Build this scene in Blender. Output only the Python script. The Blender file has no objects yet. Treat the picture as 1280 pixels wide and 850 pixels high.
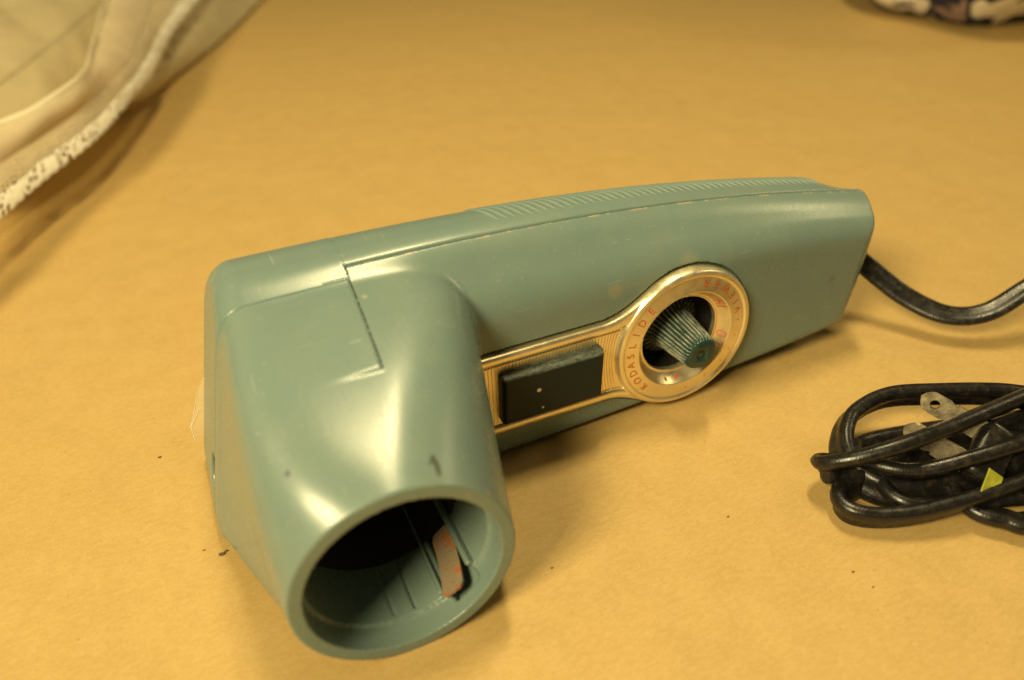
import bpy, bmesh, math, random
import numpy as np
from mathutils import Matrix, Vector

# ------------------------------------------------------------------ camera, world, lamps, exposure
S = 0.001                                   # the object frame is in millimetres
scene = bpy.context.scene
col = scene.collection
RC = np.array([[0.911719, -0.031182, 0.409629], [-0.260274, -0.815309, 0.517232], [0.317846, -0.578186, -0.751449]])
CAM = np.array([-24.466, 164.752, 189.418])  # u (along), v (up from barrel axis), w (towards viewer)
def W(p):                                   # object millimetres (u, v, w) -> world metres
    return Vector((p[0] * S, -p[2] * S, (p[1] + 30.0) * S))
def D(p):
    return Vector((p[0], -p[2], p[1]))
cam_d = bpy.data.cameras.new('camera')
cam_o = bpy.data.objects.new('camera', cam_d)
col.objects.link(cam_o)
xr, yu, zb = D(RC[0]), -D(RC[1]), -D(RC[2])
m4 = Matrix((xr, yu, zb)).transposed().to_4x4()
m4.translation = W(CAM)
cam_o.matrix_world = m4
cam_d.sensor_width = 36.0
cam_d.lens = 36.0 * 1000.0 / 1280.0
cam_d.clip_start = 0.01
cam_d.clip_end = 20.0
cam_d.dof.use_dof = True
cam_d.dof.focus_distance = 0.264
cam_d.dof.aperture_fstop = 5.9
cam_d.dof.aperture_blades = 7
scene.camera = cam_o

world = bpy.data.worlds.new('World')
scene.world = world
world.use_nodes = True
bgn = world.node_tree.nodes['Background']
bgn.inputs[0].default_value = (1.0, 0.80, 0.42, 1)
bgn.inputs[1].default_value = 0.05

def area(name, direction, dist, sx, sy, power, colour, target=(70, 0, 10)):
    l = bpy.data.lights.new(name, 'AREA')
    l.shape = 'RECTANGLE'; l.size = sx; l.size_y = sy; l.energy = power; l.color = colour
    o = bpy.data.objects.new(name, l)
    col.objects.link(o)
    d = D(np.array(direction) / np.linalg.norm(direction))
    t = W(target)
    o.location = t + d * dist
    o.rotation_euler = (-d).to_track_quat('-Z', 'Y').to_euler()
    return o
WARM = (1.0, 0.82, 0.42)
area('ceiling_lamp_left', (-0.66, 0.68, 0.31), 1.2, 0.38, 0.28, 18.5, WARM, (60, 0, 60))
area('ceiling_lamp_back', (0.15, 0.95, -0.22), 1.15, 0.07, 0.30, 8.2, WARM, (40, 0, 60))
area('ceiling_lamp_right', (0.76, 0.56, 0.10), 1.7, 0.30, 0.22, 2.8, WARM, (150, 0, -20))
area('ceiling_lamp_tube', (-0.69, 0.71, -0.18), 1.5, 0.025, 0.80, 1.3, WARM, (-18, 0, 40))

scene.view_settings.view_transform = 'Standard'
scene.view_settings.look = 'None'
scene.view_settings.exposure = 0.17
scene.view_settings.gamma = 1.0
scene.render.engine = 'CYCLES'
scene.cycles.max_bounces = 10
scene.cycles.transparent_max_bounces = 16

# ------------------------------------------------------------------ material helpers
class NT:
    def __init__(self, name):
        self.m = bpy.data.materials.new(name); self.m.use_nodes = True
        self.t = self.m.node_tree; self.n = self.t.nodes
        self.b = self.n['Principled BSDF']; self.out = self.n['Material Output']
        self._co = None
    def link(self, a, b): self.t.links.new(a, b)
    def node(self, t, **k):
        x = self.n.new(t)
        for a, v in k.items(): setattr(x, a, v)
        return x
    def co(self):
        if self._co is None:
            tc = self.node('ShaderNodeTexCoord'); v = self.node('ShaderNodeVectorMath', operation='SCALE')
            v.inputs['Scale'].default_value = 1000.0
            self.link(tc.outputs['Object'], v.inputs[0]); self._co = v.outputs[0]
        return self._co
    def noise(self, scale, detail=4, rough=0.55, stretch=None, dist=0.0):
        x = self.node('ShaderNodeTexNoise'); x.inputs['Scale'].default_value = scale
        x.inputs['Detail'].default_value = detail; x.inputs['Roughness'].default_value = rough
        x.inputs['Distortion'].default_value = dist
        c = self.co()
        if stretch:
            mp = self.node('ShaderNodeMapping'); mp.inputs['Scale'].default_value = stretch
            self.link(c, mp.inputs['Vector']); c = mp.outputs[0]
        self.link(c, x.inputs['Vector'])
        return x.outputs['Fac']
    def ramp(self, fac, a, b, ca=0.0, cb=1.0):
        x = self.node('ShaderNodeMapRange', interpolation_type='SMOOTHSTEP'); x.clamp = True
        self.link(fac, x.inputs[0])
        for i, v in zip((1, 2, 3, 4), (a, b, ca, cb)): x.inputs[i].default_value = v
        return x.outputs[0]
    def math(self, op, a, b=None):
        x = self.node('ShaderNodeMath', operation=op)
        for i, v in enumerate((a, b)):
            if v is None: continue
            if isinstance(v, (int, float)): x.inputs[i].default_value = v
            else: self.link(v, x.inputs[i])
        return x.outputs[0]
    def mix(self, fac, a, b):
        x = self.node('ShaderNodeMix', data_type='RGBA')
        for i, v in ((0, fac), (6, a), (7, b)):
            if isinstance(v, (int, float)): x.inputs[i].default_value = v
            elif isinstance(v, tuple): x.inputs[i].default_value = v + (1,)
            else: self.link(v, x.inputs[i])
        return x.outputs[2]
    def bump(self, h, strength, dist):
        x = self.node('ShaderNodeBump'); x.inputs['Strength'].default_value = strength
        x.inputs['Distance'].default_value = dist
        self.link(h, x.inputs['Height']); self.link(x.outputs[0], self.b.inputs['Normal'])
    def set(self, **k):
        for a, v in k.items():
            i = self.b.inputs[a.replace('_', ' ')]
            if isinstance(v, (int, float)): i.default_value = v
            elif isinstance(v, tuple): i.default_value = v + (1,)
            else: self.link(v, i)
        return self
    def spot(self, centre, radius, soft=0.4):         # a round stain at a place (mm, world axes)
        x = self.node('ShaderNodeVectorMath', operation='DISTANCE')
        self.link(self.co(), x.inputs[0]); x.inputs[1].default_value = centre
        return self.ramp(x.outputs['Value'], radius - soft, radius + soft, 1.0, 0.0)

def mat_plastic(name, seam=False, marks=(), rough=0.0):
    n = NT(name)
    big = n.ramp(n.noise(0.030, 3), 0.35, 0.70)
    c = n.mix(big, (0.152, 0.222, 0.213), (0.170, 0.234, 0.213))
    film = n.ramp(n.noise(0.11, 6, 0.65), 0.46, 0.72)
    c = n.mix(n.math('MULTIPLY', film, 0.12), c, (0.27, 0.31, 0.25))
    blot = n.ramp(n.noise(0.22, 3, 0.5, dist=0.6), 0.70, 0.76)
    c = n.mix(n.math('MULTIPLY', blot, 0.30), c, (0.42, 0.33, 0.19))
    if seam:
        sp = n.node('ShaderNodeSeparateXYZ'); n.link(n.co(), sp.inputs[0])
        edge = n.ramp(sp.outputs['Y'], 14.6, 15.5)
        ch = n.ramp(n.noise(0.30, 4, 0.6), 0.50, 0.60)
        right = n.ramp(sp.outputs['X'], 12.0, 16.0)
        c = n.mix(n.math('MULTIPLY', n.math('MULTIPLY', edge, ch), n.math('MULTIPLY', right, 0.8)), c, (0.46, 0.36, 0.21))
    for cen, rad, colr, amt in marks:
        c = n.mix(n.math('MULTIPLY', n.spot(cen, rad, rad * 0.5), amt), c, colr)
    speck = n.ramp(n.noise(1.1, 2, 0.5), 0.765, 0.80)
    c = n.mix(n.math('MULTIPLY', speck, 0.6), c, (0.10, 0.10, 0.07))
    for st in ((0.06, 1.6, 1.0), (1.3, 0.05, 0.5), (0.12, 0.5, 1.7)):         # hairline scratches, three directions
        sc = n.ramp(n.noise(0.9, 2, 0.5, st), 0.735, 0.755)
        c = n.mix(n.math('MULTIPLY', sc, 0.28), c, (0.42, 0.44, 0.36))
    dust = n.ramp(n.noise(1.7, 2, 0.5), 0.755, 0.79)
    c = n.mix(n.math('MULTIPLY', dust, 0.45), c, (0.50, 0.46, 0.34))
    rg = n.ramp(n.noise(0.9, 6, 0.7, (1, 0.15, 1)), 0.25, 0.8, 0.24 + rough, 0.31 + rough)
    n.set(Base_Color=c, Roughness=rg, IOR=1.5)
    h = n.math('ADD', n.math('MULTIPLY', n.noise(0.035, 2), 1.0), n.math('MULTIPLY', n.noise(2.2, 3), 0.03))
    n.bump(h, 0.12, 0.0005)
    return n.m

def mat_gold():
    n = NT('brushed_gold')
    f = n.ramp(n.noise(0.12, 4, 0.6), 0.35, 0.75)
    c = n.mix(f, (0.95, 0.84, 0.58), (0.88, 0.75, 0.48))
    g = n.ramp(n.noise(0.45, 5, 0.65), 0.62, 0.76)
    c = n.mix(n.math('MULTIPLY', g, 0.15), c, (0.45, 0.30, 0.13))
    n.set(Base_Color=c, Metallic=0.88, Roughness=n.ramp(n.noise(0.3, 4), 0.3, 0.7, 0.30, 0.42))
    return n.m
def mat_simple(name, colour, rough, metal=0.0, var=0.25, scale=0.4, bump=0.0):
    n = NT(name)
    f = n.ramp(n.noise(scale, 5, 0.6), 0.3, 0.75)
    c = n.mix(f, tuple(x * (1 - var) for x in colour), tuple(min(1, x * (1 + var)) for x in colour))
    n.set(Base_Color=c, Roughness=rough, Metallic=metal)
    if bump: n.bump(n.noise(scale * 4, 4), bump, 0.0005)
    return n.m

def mat_knob():
    n = NT('knob_green_plastic')
    at = n.node('ShaderNodeAttribute'); at.attribute_name = 'ridge'
    wear = n.ramp(n.noise(0.8, 5, 0.65, (1, 0.35, 1)), 0.25, 0.62)
    c = n.mix(n.math('MULTIPLY', at.outputs['Fac'], n.math('MULTIPLY', wear, 0.85)), (0.009, 0.042, 0.038), (0.55, 0.53, 0.45))
    n.set(Base_Color=c, Roughness=0.30)
    n.bump(n.noise(2.5, 3), 0.1, 0.0003)
    return n.m
def mat_button():
    n = NT('button_dark_green_plastic')
    sp = n.node('ShaderNodeSeparateXYZ'); n.link(n.co(), sp.inputs[0])
    top = n.ramp(sp.outputs['Z'], 36.6, 37.6)
    d = n.ramp(n.noise(0.8, 7, 0.75, (0.5, 1, 1)), 0.25, 0.85)
    c = n.mix(n.math('MULTIPLY', d, n.math('MULTIPLY', top, 0.6)), (0.004, 0.013, 0.013), (0.26, 0.28, 0.22))
    for cen, r in (((62.3, -5.5, 30.3), 0.75), ((63.6, -5.5, 22.6), 0.4)):
        c = n.mix(n.math('MULTIPLY', n.spot(cen, r, 0.25), 0.9), c, (0.75, 0.66, 0.48))
    n.set(Base_Color=c, Roughness=0.42)
    n.b.inputs['Specular IOR Level'].default_value = 0.25
    n.bump(n.noise(2.5, 3), 0.15, 0.0004)
    return n.m
def mat_rust():
    n = NT('rusty_steel')
    r = n.ramp(n.noise(0.16, 5, 0.65), 0.48, 0.60)
    c = n.mix(r, (0.30, 0.23, 0.15), (0.44, 0.15, 0.04))
    k = n.ramp(n.noise(0.9, 4, 0.7), 0.60, 0.72)
    c = n.mix(k, c, (0.06, 0.05, 0.04))
    n.set(Base_Color=c, Roughness=0.65, Metallic=0.25)
    n.bump(n.noise(1.5, 4), 0.5, 0.0006)
    return n.m
def mat_paper():
    n = NT('kraft_paper')
    big = n.ramp(n.noise(0.07, 6, 0.62), 0.3, 0.7)
    c = n.mix(big, (0.448, 0.298, 0.098), (0.484, 0.328, 0.116))
    fib = n.ramp(n.noise(0.7, 5, 0.7, (0.45, 1.0, 1.0)), 0.36, 0.68)
    c = n.mix(n.math('MULTIPLY', fib, 0.50), c, (0.56, 0.39, 0.17))
    fine = n.ramp(n.noise(1.3, 4, 0.75), 0.46, 0.72)
    c = n.mix(n.math('MULTIPLY', fine, 0.50), c, (0.36, 0.225, 0.10))
    dk = n.ramp(n.noise(0.75, 2, 0.4), 0.745, 0.78)
    c = n.mix(n.math('MULTIPLY', dk, 0.55), c, (0.14, 0.09, 0.045))
    lt = n.ramp(n.noise(1.0, 2, 0.4, (0.5, 1.3, 1)), 0.75, 0.79)
    c = n.mix(n.math('MULTIPLY', lt, 0.4), c, (0.72, 0.58, 0.38))
    n.set(Base_Color=c, Roughness=0.62)
    n.b.inputs['Specular IOR Level'].default_value = 0.35
    h = n.math('ADD', n.math('MULTIPLY', n.noise(0.02, 2), 8.0), n.math('MULTIPLY', n.noise(1.3, 4, 0.65), 0.35))
    n.bump(h, 0.35, 0.0008)
    return n.m
def mat_cord():
    n = NT('black_cord_rubber')
    d = n.ramp(n.noise(0.30, 6, 0.65), 0.48, 0.75)
    c = n.mix(n.math('MULTIPLY', d, 0.32), (0.009, 0.008, 0.008), (0.10, 0.075, 0.045))
    n.set(Base_Color=c, Roughness=n.ramp(n.noise(0.4, 4), 0.3, 0.7, 0.24, 0.40))
    n.bump(n.noise(1.5, 4), 0.18, 0.0004)
    return n.m

M_FRONT = None                                # made after the shape is known (marks)
M_GOLD = mat_gold()
M_KNOB = mat_knob()
M_BUTTON = mat_button()
M_RUST = mat_rust()
M_PAPER = mat_paper()
M_CORD = mat_cord()
M_DARK = mat_simple('black_recess_shade', (0.006, 0.006, 0.006), 0.8)  # black that stands in for shade in the barrel and dial well
M_RED = mat_simple('red_print', (0.60, 0.10, 0.03), 0.5, 0.0, 0.3, 0.8)
M_BRASS = mat_simple('dull_nickel_brass', (0.62, 0.53, 0.38), 0.36, 0.85, 0.4, 0.35, 0.2)
M_SCRAP = mat_simple('yellow_green_tape', (0.36, 0.38, 0.04), 0.45, 0.0, 0.2, 0.3)
M_CRUMB = mat_simple('dark_crumb', (0.12, 0.08, 0.04), 0.9, 0.0, 0.4, 1.0)

# ------------------------------------------------------------------ object helpers
def link_mesh(name, me, mat, parent=None, smooth=True):
    o = bpy.data.objects.new(name, me)
    col.objects.link(o)
    if mat: me.materials.append(mat)
    if smooth and len(me.polygons): me.polygons.foreach_set('use_smooth', [True] * len(me.polygons))
    if parent: o.parent = parent
    return o
def mesh_np(name, verts_mm, faces, mat, parent=None, smooth=True):
    v = np.asarray(verts_mm, dtype=np.float64)
    wv = np.stack([v[:, 0] * S, -v[:, 2] * S, (v[:, 1] + 30.0) * S], 1)
    me = bpy.data.meshes.new(name)
    if isinstance(faces, np.ndarray) and faces.ndim == 2:
        k = faces.shape[1]; nf = len(faces)
        me.vertices.add(len(wv)); me.vertices.foreach_set('co', wv.astype(np.float32).ravel())
        me.loops.add(nf * k); me.loops.foreach_set('vertex_index', faces.astype(np.int32).ravel())
        me.polygons.add(nf)
        me.polygons.foreach_set('loop_start', np.arange(0, nf * k, k, dtype=np.int32))
        me.update(calc_edges=True); me.validate()
    else:
        me.from_pydata([tuple(x) for x in wv], [], [list(f) for f in faces]); me.update()
    return link_mesh(name, me, mat, parent, smooth)
def tag(o, label=None, cat=None, group=None, kind=None):
    for k, x in (('label', label), ('category', cat), ('group', group), ('kind', kind)):
        if x: o[k] = x
    return o
def empty(name, loc=(0, 0, 0)):
    o = bpy.data.objects.new(name, None); col.objects.link(o)
    o.location = loc; o.empty_display_size = 0.01
    return o

# ------------------------------------------------------------------ implicit surfaces -> quads (surface nets)
def polymesh(f, lo, hi, h, B=8, lip=1.6):
    lo = np.array(lo, float); n = np.ceil((np.array(hi, float) - lo) / h / B).astype(int) * B
    nb = n // B
    cs = [lo[i] + (np.arange(nb[i]) + 0.5) * B * h for i in range(3)]
    c = np.stack(np.meshgrid(*cs, indexing='ij'), -1).reshape(-1, 3)
    fc = f(c[:, 0], c[:, 1], c[:, 2])
    near = (np.abs(fc) < B * h * 0.87 * lip + h).reshape(nb)
    F = np.repeat(np.repeat(np.repeat(np.where(fc < 0, -1.0, 1.0).astype(np.float32).reshape(nb), B, 0), B, 1), B, 2)
    mask = np.repeat(np.repeat(np.repeat(near, B, 0), B, 1), B, 2)
    idx = np.argwhere(mask)
    out = np.empty(len(idx), np.float32)
    for s in range(0, len(idx), 400000):
        q = lo + idx[s:s + 400000] * h
        out[s:s + 400000] = f(q[:, 0], q[:, 1], q[:, 2])
    F[mask] = out
    neg = F < 0
    cnt = np.zeros(np.array(F.shape) - 1, np.uint8)
    for a in (0, 1):
        for b in (0, 1):
            for d in (0, 1):
                cnt += neg[a:a + cnt.shape[0], b:b + cnt.shape[1], d:d + cnt.shape[2]]
    cells = np.argwhere((cnt > 0) & (cnt < 8))
    vid = -np.ones(cnt.shape, np.int64); vid[tuple(cells.T)] = np.arange(len(cells))
    acc = np.zeros((len(cells), 3)); num = np.zeros(len(cells))
    corners = [(a, b, d) for a in (0, 1) for b in (0, 1) for d in (0, 1)]
    val = {k: F[tuple((cells + k).T)].astype(np.float64) for k in corners}
    for k in corners:
        for ax in range(3):
            if k[ax]: continue
            k2 = list(k); k2[ax] = 1; k2 = tuple(k2)
            a, b = val[k], val[k2]; cr = (a < 0) != (b < 0)
            t = np.where(cr, a / np.where(cr, a - b, 1.0), 0.0)
            p = np.array(k, float)[None, :].repeat(len(cells), 0); p[:, ax] += t
            acc[cr] += p[cr]; num[cr] += 1
    V = lo + (cells + acc / num[:, None]) * h
    e = 0.02
    for it in range(3):
        f0 = f(V[:, 0], V[:, 1], V[:, 2])
        g = np.stack([f(V[:, 0] + e, V[:, 1], V[:, 2]) - f(V[:, 0] - e, V[:, 1], V[:, 2]),
                      f(V[:, 0], V[:, 1] + e, V[:, 2]) - f(V[:, 0], V[:, 1] - e, V[:, 2]),
                      f(V[:, 0], V[:, 1], V[:, 2] + e) - f(V[:, 0], V[:, 1], V[:, 2] - e)], 1) / (2 * e)
        st = -(f0 / np.maximum((g * g).sum(1), 0.15))[:, None] * g
        ln = np.linalg.norm(st, axis=1, keepdims=True)
        V = V + st * np.minimum(1, 0.4 * h / np.maximum(ln, 1e-9))
    quads = []
    for ax in range(3):
        o1, o2 = (ax + 1) % 3, (ax + 2) % 3
        sl0 = [slice(None)] * 3; sl1 = [slice(None)] * 3
        sl0[ax] = slice(0, -1); sl1[ax] = slice(1, None)
        a, b = neg[tuple(sl0)], neg[tuple(sl1)]
        for s, A in ((0, a & ~b), (1, ~a & b)):
            e_ = np.argwhere(A)
            e_ = e_[(e_[:, o1] > 0) & (e_[:, o2] > 0) & (e_[:, o1] < cnt.shape[o1]) & (e_[:, o2] < cnt.shape[o2])]
            def cid(d1, d2):
                x = e_.copy(); x[:, o1] += d1; x[:, o2] += d2
                return vid[tuple(x.T)]
            q = np.stack([cid(-1, -1), cid(0, -1), cid(0, 0), cid(-1, 0)], 1)
            if s: q = q[:, ::-1]
            quads.append(q)
    Q = np.concatenate(quads); Q = Q[(Q >= 0).all(1)]
    return V, Q

def smin(a, b, k):
    hh = np.clip(0.5 + 0.5 * (b - a) / k, 0, 1)
    return b + (a - b) * hh - k * hh * (1 - hh)
def smax(a, b, k): return -smin(-a, -b, k)
def rmax(a, b, r):                              # intersection with a round edge of radius r
    return np.minimum(np.maximum(a + r, b + r), 0) + np.hypot(np.maximum(a + r, 0), np.maximum(b + r, 0)) - r
def sstep(a, b, x):
    t = np.clip((x - a) / (b - a), 0, 1); return t * t * (3 - 2 * t)

PT = np.polyfit([-40, 0, 35, 58, 110, 150, 179, 212, 235], [50.2, 51.0, 51.2, 50.6, 47.3, 42.4, 37.8, 31.2, 26.0], 4)
PB = np.polyfit([-40, 0, 54, 92, 141, 178, 200, 225], [-29.6, -29.8, -29.4, -28.3, -25.2, -22.2, -20.0, -16.5], 4)
PV = np.polyfit([-12, 25, 58], [47.0, 40.4, 30.0], 2)
DIAL = np.array([120.9, 0.0])
SEAM = -16.0

def left_edge(v): return -25.4 - (50.0 - v) * 0.245
def handle(u, v, w):
    vt, vb = np.polyval(PT, u), np.polyval(PB, u)
    vt = vt - 5.0 * sstep(188.0, 212.0, u) * sstep(-15.5, -24.0, w)
    cv, hv = (vt + vb) / 2, (vt - vb) / 2
    wb = 49.3 - 0.035 * np.clip(u, -40, 240)              # the body gets shallower towards its far end
    pv, pw = v - cv, w + wb / 2
    r = np.where(pw > 0, np.where(pv > 0, 3.0, 4.5), np.where(pv > 0, 22.0, 9.0))
    qv, qw = np.abs(pv) - hv + r, np.abs(pw) - wb / 2 + r
    d = np.minimum(np.maximum(qv, qw), 0) + np.hypot(np.maximum(qv, 0), np.maximum(qw, 0)) - r
    br = 21.0 - 9.0 * sstep(40.0, 215.0, u)                    # sloping shoulder between the seam and the face
    nm = np.hypot(16.0, br)
    d = smax(d, (16.0 * (v - vt + 0.2) + br * (w + 15.2)) / nm, 6.0)
    bk = np.maximum(0, -14.0 - w)
    ue = 209.3 + 2.6 * sstep(25.0, 31.0, v) - 0.022 * bk * bk - 0.0024 * np.maximum(0, 32 - v) ** 2
    x, y = u - (ue - 9.0), w + 9.0
    end = np.where((x > 0) & (y > 0), np.hypot(x, y) - 9.0, np.maximum(x, y) - 9.0)
    d = smax(d, end, 1.2)
    rb = np.hypot(np.maximum(0, u - (ue - 9)), np.maximum(0, vb + 9.0 - v)) - 9.0     # rounded lower corner
    d = np.where((u > ue - 9) & (v < vb + 9.0), np.maximum(d, rb), d)
    d = rmax(d, (left_edge(v) - u) * 0.97, 6.5)
    return d
def head(u, v, w):
    s = np.clip(w / 58.0, 0, 1)
    uL = left_edge(v) * (1 - s) + (-30.0) * s
    uR = 44.0 * (1 - s) + 30.0 * s
    vT = np.polyval(PV, w)
    cu, hu = (uL + uR) / 2, (uR - uL) / 2
    cv, hv = (vT - 30.0) / 2, (vT + 30.0) / 2
    tl = sstep(10.0, -14.0, u - cu)                           # the upper left edge is the crispest
    n = np.where(v < cv, 2.0 + 7.0 * (1 - s) ** 1.5, 2.0 + (2.6 + 6.0 * tl) * (1 - s) ** (1.5 - 0.3 * tl))
    a, b = np.abs(u - cu) / hu, np.abs(v - cv) / hv
    m = np.maximum(np.maximum(a, b), 1e-6); q = np.minimum(a, b) / m
    d = (m * (1 + q ** n) ** (1 / n) - 1) * np.minimum(hu, hv)
    d = rmax(d, w - 58.0, 0.45)
    d = np.maximum(d, -22.0 - w)
    return d
def solid(u, v, w):
    return smin(handle(u, v, w), head(u, v, w), 2.6)
def plate2d(u, v, grow=0.0):
    qx, qy = np.abs(u - 70.0) - 50.0, np.abs(v + 0.9) - 16.2
    rect = np.minimum(np.maximum(qx, qy), 0) + np.hypot(np.maximum(qx, 0), np.maximum(qy, 0))
    circ = np.hypot(u - DIAL[0], v - DIAL[1]) - 27.5
    return smin(rect, circ, 9.0) - grow
def seam_w(u): return np.where(u < 10.6, -11.5, SEAM)
def front(u, v, w):
    d = solid(u, v, w)
    # shallow panel on top of the head: step on its right, fading to the left
    inpan = sstep(10.9, 9.9, u + 0.045 * (w + 15.5)) * sstep(25.6, 23.6, w) * sstep(-8.0, 8.0, u) * (v > 15)
    d = d - 0.45 * inpan
    # pocket of the gold plate and the dial well
    pocket = np.maximum(np.maximum(plate2d(u, v, 1.0), -2.4 - w), 38.0 - u)
    d = np.maximum(d, -pocket)
    well = np.maximum(np.hypot(u - DIAL[0], v - DIAL[1]) - 20.5, -15.0 - w)
    d = np.maximum(d, -well)
    # bore of the barrel
    rr = np.hypot(u, v)
    bore = np.maximum(rr - np.where(w > 50.5, 26.1, 25.0), -9.0 - w)
    # rails beside the contact strip and thin moulding lines inside
    a = np.arctan2(v, u)
    for ang, th, hh, w1 in ((-64.8, 0.8, 1.6, 50.0), (-36.0, 0.9, 2.2, 50.0)):
        t = 25.0 * np.abs(a - math.radians(ang)) - th
        bore = np.maximum(bore, -np.maximum(np.maximum(t, 25.0 - hh - rr), w - w1))
    d = np.maximum(d, -bore)
    slot = np.maximum(np.maximum(np.abs(25.0 * (a - math.radians(-49.0))) - 4.6, rr - 29.0), np.maximum(w - 53.5, 12.0 - w))
    d = np.maximum(d, -np.maximum(slot, 20.0 - rr))
    for ang, dep in ((-84.0, 0.5), (-98.0, 0.4), (-66.0, 0.35)):
        g = np.maximum(np.maximum(25.0 * np.abs(a - math.radians(ang)) - 0.35, rr - 25.0 - dep), np.maximum(w - 49.0, 18.0 - rr))
        d = np.maximum(d, -g)
    d = np.where(u < 10.4, np.maximum(d + 0.22 * sstep(-11.1, -11.5, w), -12.6 - w), rmax(d, SEAM + 0.1 - w, 0.5))
    return d
def back(u, v, w):
    d = solid(u, v, w)
    d = np.where(u < 10.6, np.maximum(d - 0.12, w + 11.3), rmax(d, w - SEAM + 0.1, 0.5))
    # notch broken out of the lower left edge, and the slit at the step of the seam
    nt = (np.hypot((v + 8.5) / 6.5, (w + 11.0) / 7.0) - 1) * 6.0
    d = np.maximum(d, -np.maximum(nt, u - left_edge(v) - 3.0))
    return d

def surf_top(u, w, f=None):                     # height of the solid's top at (u, w)
    f = f or solid
    lo_, hi_ = np.full(np.shape(u), 10.0), np.full(np.shape(u), 70.0)
    for _ in range(40):
        m = (lo_ + hi_) / 2; ins = f(u, m, w) < 0
        lo_ = np.where(ins, m, lo_); hi_ = np.where(ins, hi_, m)
    return (lo_ + hi_) / 2

# ------------------------------------------------------------------ the table
def build_paper():
    nx, ny = 120, 100
    xs = np.linspace(-1.6, 2.2, nx); ys = np.linspace(-0.7, 2.6, ny)
    X, Y = np.meshgrid(xs, ys, indexing='ij')
    Z = np.zeros_like(X)
    v = np.stack([X, Y, Z], -1).reshape(-1, 3)
    me = bpy.data.meshes.new('paper_table_top')
    i = np.arange(nx * ny).reshape(nx, ny)
    q = np.stack([i[:-1, :-1], i[1:, :-1], i[1:, 1:], i[:-1, 1:]], -1).reshape(-1, 4)
    me.from_pydata([tuple(p) for p in v], [], [tuple(int(k) for k in f) for f in q]); me.update()
    o = link_mesh('paper_table_top', me, M_PAPER)
    tag(o, 'brown kraft paper spread over the whole table top', None, None, 'structure')
build_paper()

# ------------------------------------------------------------------ the slide viewer
viewer = empty('slide_viewer', (0, 0, 0))
tag(viewer, 'teal plastic handheld slide viewer with gold dial lying on brown paper', 'slide viewer')

def top_pt(u, w):
    return (u, -w, float(surf_top(np.array([u]), np.array([w]))[0]) + 30.0)
marks = []
INK = (0.07, 0.075, 0.05)
for u_, w_, r_, a_ in ((12.1, 51.2, 0.7, .8), (12.2, 52.0, 0.75, .85), (12.3, 52.8, 0.75, .85), (12.3, 53.6, 0.75, .85), (12.2, 54.4, 0.7, .85), (12.1, 55.2, 0.65, .75), (11.5, 52.0, 0.6, .6), (10.9, 52.6, 0.55, .5)):
    marks.append((top_pt(u_, w_), r_, INK, a_))
marks.append((top_pt(-21.0, 43.0), 0.75, (0.05, 0.07, 0.12), 0.85))
marks.append((top_pt(12.4, -3.0), 0.8, (0.45, 0.36, 0.20), 0.5))
marks.append(((44.5, -2.0, 66.0), 1.8, (0.62, 0.52, 0.33), 0.8))
marks.append(((93.0, 0.0, 56.0), 2.6, (0.34, 0.30, 0.18), 0.35))
marks.append(((122.0, 0.0, 60.0), 3.6, (0.32, 0.32, 0.19), 0.35))
marks.append(((188.0, 0.0, 35.0), 1.3, (0.13, 0.13, 0.08), 0.7))
M_FRONT = mat_plastic('teal_plastic_front', True, marks)
M_BACK = mat_plastic('teal_plastic_back', False)
M_RIB = mat_plastic('teal_plastic_ribs', False, (), 0.22)

V, Q = polymesh(front, (-52, -33, -18), (218, 56, 61), 0.55)
front_o = mesh_np('front_shell', V, Q, M_FRONT, viewer)
V, Q = polymesh(back, (-52, -33, -53), (218, 56, -8), 0.6)
back_o = mesh_np('back_shell', V, Q, M_BACK, viewer)

# thin dark gap beside the raised panel on the head, and the short slit above it
def gap_strip(path, half, lift):
    vs, fs = [], []
    for (u_, w_) in path:
        for du, dh in ((-half, 0.0), (0.0, lift), (half, 0.0)):
            t_ = float(surf_top(np.array([u_ + du]), np.array([w_]), front if w_ > -11.0 else solid)[0])
            vs.append((u_ + du, t_ + 0.02 + dh, w_))
    for k in range(len(path) - 1):
        for j_ in range(2):
            a_ = k * 3 + j_; fs.append((a_, a_ + 3, a_ + 4, a_ + 1))
    return np.array(vs), fs
M_GAP = mat_simple('grimy_gap', (0.035, 0.030, 0.018), 0.8)
v_, f_ = gap_strip([(10.75 - 0.045 * t_, -15.5 + t_) for t_ in np.linspace(0, 40.0, 60)], 0.20, 0.04)
mesh_np('panel_gap', v_, f_, M_GAP, front_o)
v_, f_ = gap_strip([(8.9 + 0.05 * math.sin(t_ * 0.8), -16.2 + t_) for t_ in np.linspace(0, 4.2, 12)], 0.30, 0.03)
mesh_np('slit', v_, f_, M_GAP, back_o)

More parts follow.
